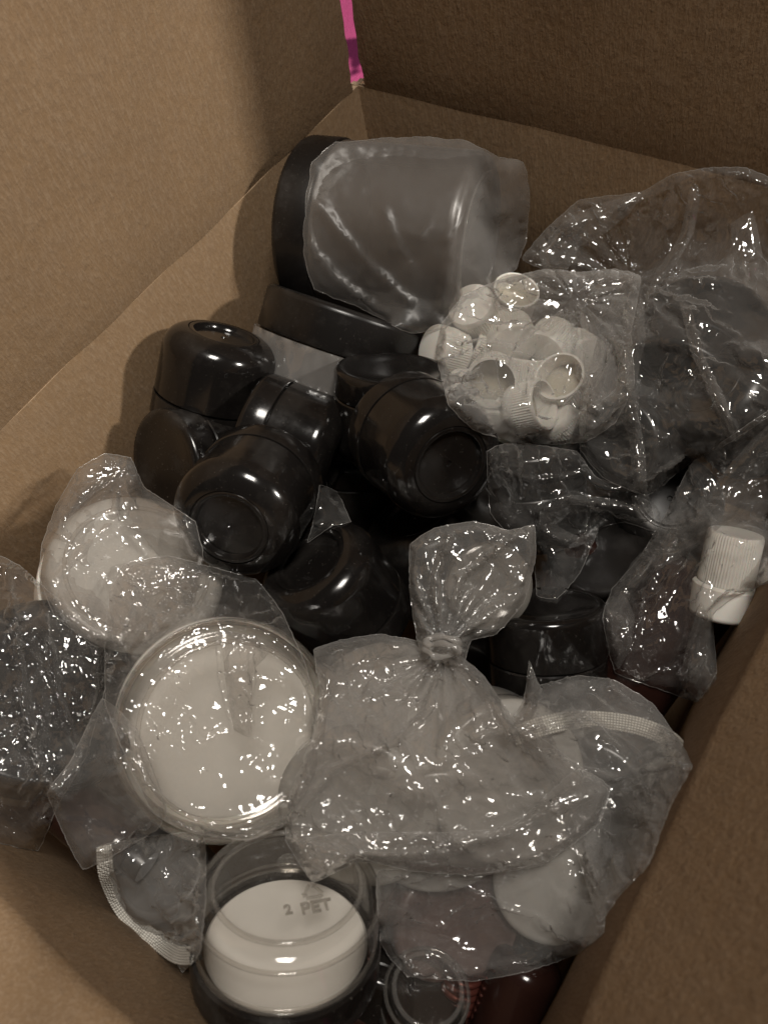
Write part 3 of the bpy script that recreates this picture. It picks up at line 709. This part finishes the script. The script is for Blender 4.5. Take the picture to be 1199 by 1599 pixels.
def ribbon(parent, name, pts, depth, width, mat, lift=.002, thickness=.0012):
    """woven band along a pixel path, laid in front of what is there"""
    P = np.array(pts, float); out = []
    for i in range(len(P) - 1):
        p0, p1, p2, p3 = P[max(i - 1, 0)], P[i], P[i + 1], P[min(i + 2, len(P) - 1)]
        k = max(2, int(np.linalg.norm(p2 - p1) / 2.5))
        for j in range(k):
            s = j / k; out.append(.5 * (2 * p1 + (p2 - p0) * s + (2 * p0 - 5 * p1 + 4 * p2 - p3) * s * s + (3 * p1 - p0 - 3 * p2 + p3) * s ** 3))
    out.append(P[-1]); Q = np.array(out)
    ts = np.minimum(first_hit([ray(*q) for q in Q]), depth)
    for _ in range(60):
        s = ts.copy(); s[1:-1] = np.minimum(ts[1:-1], (ts[:-2] + ts[2:]) / 2); ts = s
    ts -= lift
    W = np.array([on(q[0], q[1], tt) for q, tt in zip(Q, ts)])
    vs, fs, uv = [], [], []; nc = 7; dist = 0
    for i in range(len(W)):
        d = W[min(i + 1, len(W) - 1)] - W[max(i - 1, 0)]; d /= np.linalg.norm(d)
        tow = CAM - W[i]; tow /= np.linalg.norm(tow)
        sd = np.cross(d, tow); sd /= np.linalg.norm(sd); nn = np.cross(sd, d)
        if i: dist += np.linalg.norm(W[i] - W[i - 1])
        zig = .00018 * (1 if i % 2 else -1)
        for side in (1, -1):
            for k in range(nc):
                q = (k / (nc - 1) - .5)
                vs.append(W[i] + sd * q * width * (1 + (.03 if i % 2 else 0)) + nn * (side * thickness / 2 * (1 - (2 * q) ** 4 * .7) + (zig * (1 if k % 2 else -1)))); uv.append((dist / .0011, q + .5))
    st = 2 * nc
    for i in range(len(W) - 1):
        for k in range(nc - 1):
            a = i * st + k; fs.append((a, a + 1, a + 1 + st, a + st))
            a += nc; fs.append((a, a + st, a + 1 + st, a + 1))
        a = i * st; fs.append((a, a + st, a + nc + st, a + nc)); a += nc - 1; fs.append((a, a + nc, a + nc + st, a + st))
    me = mesh_from(name, vs, fs); l = me.uv_layers.new(name='UVMap')
    for lp in me.loops: l.data[lp.index].uv = uv[lp.vertex_index]
    return link(name, me, mat, parent, parent.matrix_world.inverted() if parent else None, smooth=60)

FA = film_mat('polythene_clear', .06, .10)
FG = film_mat('polythene_cloudy', .18, .10)
FG2 = film_mat('polythene_sleeve', .24, .12)
FB = film_mat('polythene_milky', .13, .11)
FC = film_mat('polythene_dull', .06, .36, gloss=.28)
FD = film_mat('polythene_thin', .085, .08)
FH = film_mat('polythene_hem', .28, .15)

b = bag('plastic_bag', 'hazy dull bag wrapped round the large clear jar by the back flap', 620, 380, .45)
film(b, 'film', [(488, 252), (525, 222), (640, 214), (722, 218), (778, 244), (816, 253), (827, 300), (822, 370), (805, 420), (765, 445), (725, 460), (695, 512), (640, 520), (560, 480), (490, 450), (474, 395), (476, 330), (482, 285)],
     FC, 7, .50, big=(60, .0022), mid=(30, .0006), jit=.00005, stretch=4, ang=-1.0, glint=.9, hair=.3, folds=.6, strain=(.025, .07), seed=1, thick=.012, edge_mat=FH,
     creases=[([(500, 320), (560, 400), (640, 470)], .003, 10), ([(760, 280), (705, 370), (690, 480)], .003, 8), ([(484, 380), (530, 440), (600, 490)], .003, 9), ([(600, 330), (640, 420)], .002, 9)])
b = bag('plastic_bag', 'tight film wrapped round the wide jar with flat black lid', 460, 560, .43)
rs = np.random.default_rng(77); nt_, nz_ = 220, 40; vs, fs = [], []
ph = rs.uniform(0, 6.28, 8)
for q in range(nz_ + 1):
    for k in range(nt_):
        a = 2 * math.pi * k / nt_; z = -.041 + (.0175 + .041) * q / nz_
        tw = a + 6 * z
        rr = .0445 + .0005 * abs(math.sin(9 * tw + ph[0] + 2 * math.sin(3 * a))) + .0005 * abs(math.sin(17 * tw + ph[1] + 30 * z)) + .0004 * math.sin(31 * a + ph[2]) * math.sin(90 * z + ph[3]) + .0006 * (q == nz_) * math.sin(23 * a)
        vs.append((rr * math.cos(a), rr * math.sin(a), z))
fs = [(q * nt_ + k, q * nt_ + (k + 1) % nt_, (q + 1) * nt_ + (k + 1) % nt_, (q + 1) * nt_ + k) for q in range(nz_) for k in range(nt_)]
o = link('film', mesh_from('sleeve', vs, fs), FG2, b, smooth=70, solid=False)
o.matrix_world = WIDE[1]; bpy.context.view_layer.update(); collect(o)
b = bag('plastic_bag', 'crackly bag of dark jars and loose film against the back flap', 1050, 520, .42)
film(b, 'film', [(815, 405), (850, 360), (905, 312), (1000, 300), (1050, 272), (1105, 262), (1165, 262), (1240, 300), (1250, 480), (1240, 620), (1140, 690), (1080, 720), (1010, 775), (940, 745), (905, 700), (905, 620), (935, 520), (890, 440)],
     FD, 3.6, .47, big=(60, .006), mid=(24, .002), jit=.00012, seed=3, thick=.03, glint=.25, edge_mat=FH,
     creases=[([(1080, 300), (1070, 380), (1010, 480)], .006, 12), ([(990, 500), (990, 640), (1000, 770)], .005, 9), ([(1070, 480), (1110, 600), (1150, 680)], .005, 9), ([(880, 350), (950, 340), (1000, 300)], .006, 14)],
     pleats=[(985, 440, 13, .005, 130)])
b = bag('plastic_bag', 'crackly clear bag holding the white ribbed caps', 800, 560, .40)
film(b, 'film', [(680, 550), (690, 505), (720, 465), (770, 440), (850, 420), (905, 425), (960, 420), (1000, 432), (985, 520), (990, 600), (960, 660), (915, 690), (860, 694), (800, 690), (740, 672), (700, 632)],
     FG, 3.2, .43, big=(40, .005), mid=(18, .002), jit=.00012, seed=4, glint=.35, edge_mat=FH,
     creases=[([(760, 445), (860, 425), (985, 435)], .006, 10), ([(985, 440), (975, 540), (985, 660)], .006, 9), ([(905, 480), (900, 560), (930, 640)], .005, 9), ([(700, 530), (780, 540), (860, 570)], .003, 7)],
     pleats=[(900, 470, 15, .004, 110)])
b = bag('plastic_bag', 'crumpled film bag over the flat lidded jar in the dark hollow', 850, 780, .40)
film(b, 'film', [(760, 705), (800, 690), (900, 705), (930, 745), (1010, 775), (1025, 830), (975, 815), (935, 825), (905, 895), (870, 935), (838, 930), (832, 850), (790, 830), (765, 800)],
     FA, 3.2, .42, big=(34, .004), mid=(15, .0016), jit=.00012, seed=5, glint=.35, edge_mat=FH,
     creases=[([(840, 800), (870, 775), (930, 785), (1010, 800)], .006, 10), ([(850, 830), (900, 850), (930, 820)], .006, 9), ([(765, 730), (830, 750), (905, 740)], .003, 6)])
b = bag('plastic_bag', 'long twisted bag trailing down from the leaning flap, brown bottle inside', 1060, 900, .37)
film(b, 'film', [(940, 965), (955, 920), (1000, 868), (1040, 800), (1078, 725), (1130, 688), (1200, 640), (1250, 610), (1250, 790), (1200, 810), (1215, 900), (1150, 930), (1112, 960), (1118, 1050), (1088, 1096), (1040, 1080), (960, 1050)],
     FA, 3.2, .385, big=(44, .005), mid=(18, .0018), jit=.00012, stretch=3, ang=-.8, seed=6, glint=.35, thick=.015, edge_mat=FH,
     creases=[([(1240, 640), (1120, 790), (1010, 870), (950, 950)], .007, 14), ([(1120, 690), (1125, 740), (1170, 735)], .004, 6), ([(1000, 930), (990, 1000), (975, 1040)], .004, 9), ([(1100, 920), (1070, 1010)], .004, 9)])
b = bag('plastic_bag', 'clear bag over the white lidded jar by the lit cardboard wall', 190, 860, .36)
film(b, 'film', [(62, 900), (66, 850), (88, 790), (122, 732), (165, 708), (205, 716), (225, 760), (262, 785), (305, 815), (318, 870), (300, 950), (230, 1010), (150, 1010), (85, 960)],
     FA, 3.2, .385, big=(38, .0045), mid=(16, .002), jit=.00012, seed=7, strain=(.008, .17), glint=.7, thick=.01, edge_mat=FH, creases=[([(80, 830), (140, 760), (200, 730)], .005, 10), ([(90, 900), (170, 820), (290, 830)], .002, 8)], pleats=[(190, 740, 11, .004, 80)])
b = bag('plastic_bag', 'glittering creased bag over the black lidded jar at the box corner', 60, 1090, .34)
film(b, 'film', [(-45, 850), (0, 868), (30, 882), (90, 935), (160, 985), (166, 1070), (135, 1180), (90, 1260), (60, 1328), (-5, 1315), (-50, 1290)],
     FA, 3.2, .36, big=(36, .005), mid=(15, .0026), jit=.00012, seed=8, stretch=3, ang=1.5, glint=1.0, edge_mat=FH, creases=[([(10, 880), (25, 980), (40, 1100), (70, 1230)], .006, 9), ([(70, 960), (90, 1080), (130, 1190)], .004, 8)])
b = bag('plastic_bag', 'grey bag edged with white woven band, beside the upturned clear jar', 235, 1400, .33)
film(b, 'film', [(160, 1320), (240, 1305), (318, 1300), (322, 1400), (312, 1490), (285, 1518), (268, 1488), (205, 1435), (170, 1380)], FB, 3.2, .345, big=(34, .003), mid=(16, .0016), jit=.00012, seed=9, glint=.4, edge_mat=FH)
ribbon(b, 'woven_band', [(163, 1322), (168, 1370), (195, 1425), (240, 1465), (275, 1490), (300, 1492)], .345, .0052, STRAP)
b = bag('plastic_bag', 'clear bag holding the large ringed jar, one loose square corner hanging down', 340, 1120, .31)
film(b, 'film_fold', [(160, 1090), (215, 1140), (260, 1260), (245, 1296), (130, 1358), (74, 1240), (110, 1190)], FB, 3.6, .33, big=(60, .002), mid=(26, .0006), jit=.00005, seed=10, strain=(.025, .07), glint=.8, edge_mat=FH)
film(b, 'film', [(165, 1000), (172, 925), (195, 880), (262, 868), (330, 885), (400, 905), (440, 955), (478, 1040), (498, 1130), (494, 1200), (470, 1255), (440, 1292), (385, 1312), (300, 1300), (240, 1270), (200, 1190), (165, 1100)],
     FA, 3.2, .345, big=(46, .003), mid=(18, .0016), jit=.00012, seed=11, strain=(.004, .16), glint=1.2, edge_mat=FH,
     creases=[([(180, 1040), (240, 960), (330, 900)], .003, 8), ([(340, 990), (345, 1060), (365, 1140)], .003, 5), ([(395, 1010), (392, 1150)], .003, 5), ([(190, 1180), (240, 1240), (320, 1290)], .003, 8), ([(210, 890), (200, 960), (172, 1030)], .004, 9)], pleats=[(390, 990, 9, .002, 70)])
# bag with the woven band, hazy bag, then the knotted bag on top of them
b = bag('plastic_bag', 'hazy bag filling the gap below the tied bag', 770, 1430, .33)
film(b, 'film', [(590, 1360), (740, 1355), (860, 1330), (950, 1250), (950, 1340), (942, 1455), (900, 1490), (820, 1518), (740, 1532), (640, 1525), (612, 1500), (594, 1470)], FB, 3.6, .345, big=(50, .003), mid=(22, .0012), jit=.00006, seed=12, glint=.6, edge_mat=FH,
     creases=[([(700, 1380), (830, 1430), (860, 1445)], .003, 6), ([(620, 1500), (660, 1520)], .003, 7), ([(940, 1270), (930, 1440)], .003, 7)])
band = ribbon(None, 'elastic_band', [(800, 1150), (850, 1133), (900, 1124), (960, 1127), (1010, 1138), (1050, 1160), (1070, 1195)], .33, .0066, STRAP)
tag(band, 'white woven elastic band inside the bag beside the leaning flap', 'band')
b = bag('plastic_bag', 'puffed bag with a white woven band inside, against the leaning flap', 950, 1190, .32)
film(b, 'film', [(796, 1130), (818, 1092), (826, 1032), (842, 1070), (900, 1055), (960, 1062), (1020, 1100), (1062, 1160), (1080, 1196), (1050, 1250), (1034, 1290), (1012, 1350), (965, 1400), (935, 1440), (900, 1330), (860, 1220)],
     FB, 3.6, .34, big=(48, .004), mid=(20, .0013), jit=.00006, seed=13, glint=.6, thick=.012, edge_mat=FH, creases=[([(826, 1040), (830, 1100)], .004, 8), ([(1070, 1195), (960, 1215), (900, 1200)], .003, 8), ([(1010, 1280), (990, 1370)], .003, 8)], pleats=[(805, 1140, 14, .004, 90)])
b = bag('knotted_bag', 'large milky bag tied in a knot, its flared neck standing up', 620, 1170, .31)
film(b, 'film', [(490, 1015), (530, 1000), (590, 990), (650, 1000), (700, 1010), (755, 1055), (800, 1120), (870, 1170), (948, 1232), (930, 1290), (850, 1350), (740, 1368), (620, 1352), (560, 1346), (512, 1368), (488, 1378), (474, 1358), (446, 1312), (452, 1240), (488, 1150), (500, 1080)],
     FB, 3.2, .33, lift=.002, big=(54, .0045), mid=(20, .0022), jit=.00012, seed=14, glint=.42, edge_mat=FH, thick=.004,
     creases=[([(690, 1020), (640, 1080), (560, 1090)], .003, 8), ([(660, 1120), (610, 1160), (520, 1200), (450, 1290)], .004, 9), ([(700, 1010), (770, 1090), (800, 1150)], .006, 10), ([(740, 1150), (840, 1140), (900, 1200)], .004, 9), ([(460, 1320), (560, 1340), (700, 1330), (930, 1240)], .004, 10)],
     pleats=[(695, 1015, 17, .006, 110)])
film(b, 'film_fold', [(470, 1310), (560, 1300), (700, 1300), (800, 1290), (900, 1200), (952, 1228), (935, 1285), (855, 1345), (740, 1366), (640, 1360), (560, 1340), (508, 1360)], FB, 3.6, .32, big=(44, .003), mid=(20, .0012), jit=.00006, seed=15, glint=.6, edge_mat=FH)
film(b, 'neck', [(640, 850), (680, 824), (740, 814), (795, 828), (834, 820), (836, 870), (818, 940), (775, 990), (735, 1000), (722, 1042), (690, 1032), (655, 1015), (640, 930)],
     FB, 3, .315, lift=.003, big=(30, .003), mid=(14, .0016), jit=.00012, seed=16, glint=.3, edge_mat=FH, thick=.008, pleats=[(690, 1010, 19, .007, 130)], creases=[([(690, 1000), (680, 900), (700, 835)], .005, 9), ([(700, 1000), (720, 900), (800, 840)], .004, 8)])
# the knot: film twisted round itself
ctr = on(690, 1012, .296); r, u, tow = frame(690, 1012); pts, rad = [], []
for k in range(70):
    a = k / 69 * 2 * math.pi * 1.6
    pts.append(ctr + r * .0055 * math.cos(a) * (1 + .2 * math.sin(3 * a)) + u * (.0030 * math.sin(a) + .004 * (k / 69 - .5)) + tow * .0035 * math.sin(2 * a)); rad.append(.0011 + .0003 * math.sin(k * .7))
tube(b, 'knot', pts, rad, film_mat('polythene_bunched', .3, .10), seg=9)
b = bag('plastic_bag', 'scrap of glittering film bag between the two tipped black jars', 505, 815, .37)
film(b, 'film', [(500, 757), (526, 768), (548, 815), (522, 820), (496, 836), (480, 848), (490, 812)], FA, 4, .40, big=(26, .003), mid=(12, .002), jit=.00012, seed=17, glint=.1, edge_mat=FH)

# loose folds of the bags: narrow doubled layers lying over the film
def fold(parent, outline, mat, seed, tmax=.42, sp=3.2, big=(26, .003), ang=.6):
    return film(parent, 'film_fold', outline, mat, sp, tmax, lift=.0015, big=big, mid=(12, .0014), jit=.0001, stretch=3, ang=ang, seed=seed, glint=.25, curl=.002, iters=120)
bags = [o for o in bpy.data.objects if o.type == 'EMPTY' and o.get('category') == 'bag']
B = {k: next(o for o in bags if k in o['label']) for k in ('crackly bag of dark', 'holding the white', 'dark hollow', 'long twisted', 'lit cardboard wall', 'glittering creased', 'ringed jar', 'puffed', 'tied in a knot')}
fold(B['crackly bag of dark'], [(842, 392), (880, 345), (930, 320), (1002, 300), (985, 330), (935, 372), (905, 385), (880, 430), (850, 425)], FA, 31, ang=-.6)
fold(B['crackly bag of dark'], [(1078, 290), (1092, 310), (1082, 365), (1050, 420), (1010, 470), (998, 490), (1020, 430), (1060, 370)], FA, 32, ang=-1)
fold(B['crackly bag of dark'], [(1060, 470), (1078, 480), (1100, 560), (1135, 630), (1150, 690), (1132, 680), (1100, 600), (1078, 550)], FA, 33, ang=1.2)
fold(B['crackly bag of dark'], [(1140, 350), (1175, 330), (1190, 400), (1165, 450), (1148, 420)], FA, 34)
fold(B['holding the white'], [(760, 446), (800, 428), (900, 424), (990, 430), (980, 462), (920, 465), (880, 500), (850, 520), (820, 500), (780, 500)], FA, 35, .40, ang=.1)
fold(B['holding the white'], [(968, 432), (1000, 436), (1008, 520), (992, 610), (1006, 700), (1010, 770), (990, 765), (980, 680), (962, 640), (975, 540)], FA, 36, .40, ang=1.5)
fold(B['holding the white'], [(905, 480), (935, 500), (940, 590), (925, 660), (905, 680), (912, 590)], FA, 37, .40, ang=1.4)
fold(B['dark hollow'], [(838, 820), (850, 790), (890, 772), (950, 778), (1010, 795), (1012, 810), (950, 800), (890, 800), (872, 822), (905, 838), (935, 818), (930, 842), (885, 858), (850, 850)], FA, 38, .40, ang=.2)
fold(B['dark hollow'], [(985, 775), (1010, 772), (1030, 800), (1032, 832), (1012, 838), (995, 810)], FA, 39, .40)
fold(B['long twisted'], [(1245, 625), (1248, 680), (1190, 740), (1150, 800), (1080, 860), (1010, 900), (955, 965), (945, 950), (985, 880), (1040, 820), (1110, 760), (1170, 690)], FA, 40, .36, ang=-.75)
fold(B['long twisted'], [(945, 960), (975, 930), (990, 960), (985, 1010), (965, 1045), (948, 1010)], FA, 41, .36, ang=1.5)
fold(B['long twisted'], [(1085, 960), (1110, 950), (1108, 1010), (1118, 1060), (1090, 1095), (1060, 1060)], FA, 42, .36, ang=1.2)
fold(B['lit cardboard wall'], [(90, 800), (122, 738), (165, 712), (205, 720), (222, 760), (195, 775), (160, 762), (125, 790), (100, 830)], FA, 43, .37, ang=-.7)
fold(B['lit cardboard wall'], [(90, 920), (150, 930), (180, 960), (165, 1010), (110, 985)], FA, 44, .37)
fold(B['ringed jar'], [(345, 985), (400, 995), (420, 1020), (395, 1050), (393, 1150), (366, 1140), (352, 1060)], FA, 47, .31, ang=1.5)
fold(B['ringed jar'], [(170, 925), (200, 885), (262, 872), (330, 888), (310, 915), (240, 930), (210, 980), (180, 1010)], FA, 48, .34, ang=-.5)
fold(B['ringed jar'], [(240, 1258), (300, 1290), (385, 1300), (450, 1270), (440, 1292), (385, 1314), (300, 1306)], FA, 49, .32, ang=.2)
fold(B['puffed'], [(800, 1136), (822, 1090), (826, 1034), (842, 1072), (838, 1110), (862, 1150), (880, 1190), (840, 1170)], FA, 50, .33, ang=1.0)
fold(B['puffed'], [(1072, 1195), (1040, 1250), (1030, 1285), (980, 1270), (950, 1240), (980, 1212), (1030, 1205)], FA, 51, .33)
fold(B['tied in a knot'], [(492, 1018), (530, 1004), (600, 1000), (640, 1012), (600, 1040), (545, 1050), (515, 1090), (505, 1160), (492, 1150), (503, 1080)], FA, 52, .32)
fold(B['tied in a knot'], [(452, 1310), (470, 1300), (490, 1330), (520, 1340), (510, 1364), (490, 1376), (476, 1356)], FA, 53, .31)
fold(B['tied in a knot'], [(712, 1022), (740, 1040), (775, 1085), (800, 1130), (805, 1165), (780, 1140), (745, 1080), (715, 1045)], FA, 54, .31, ang=.9)
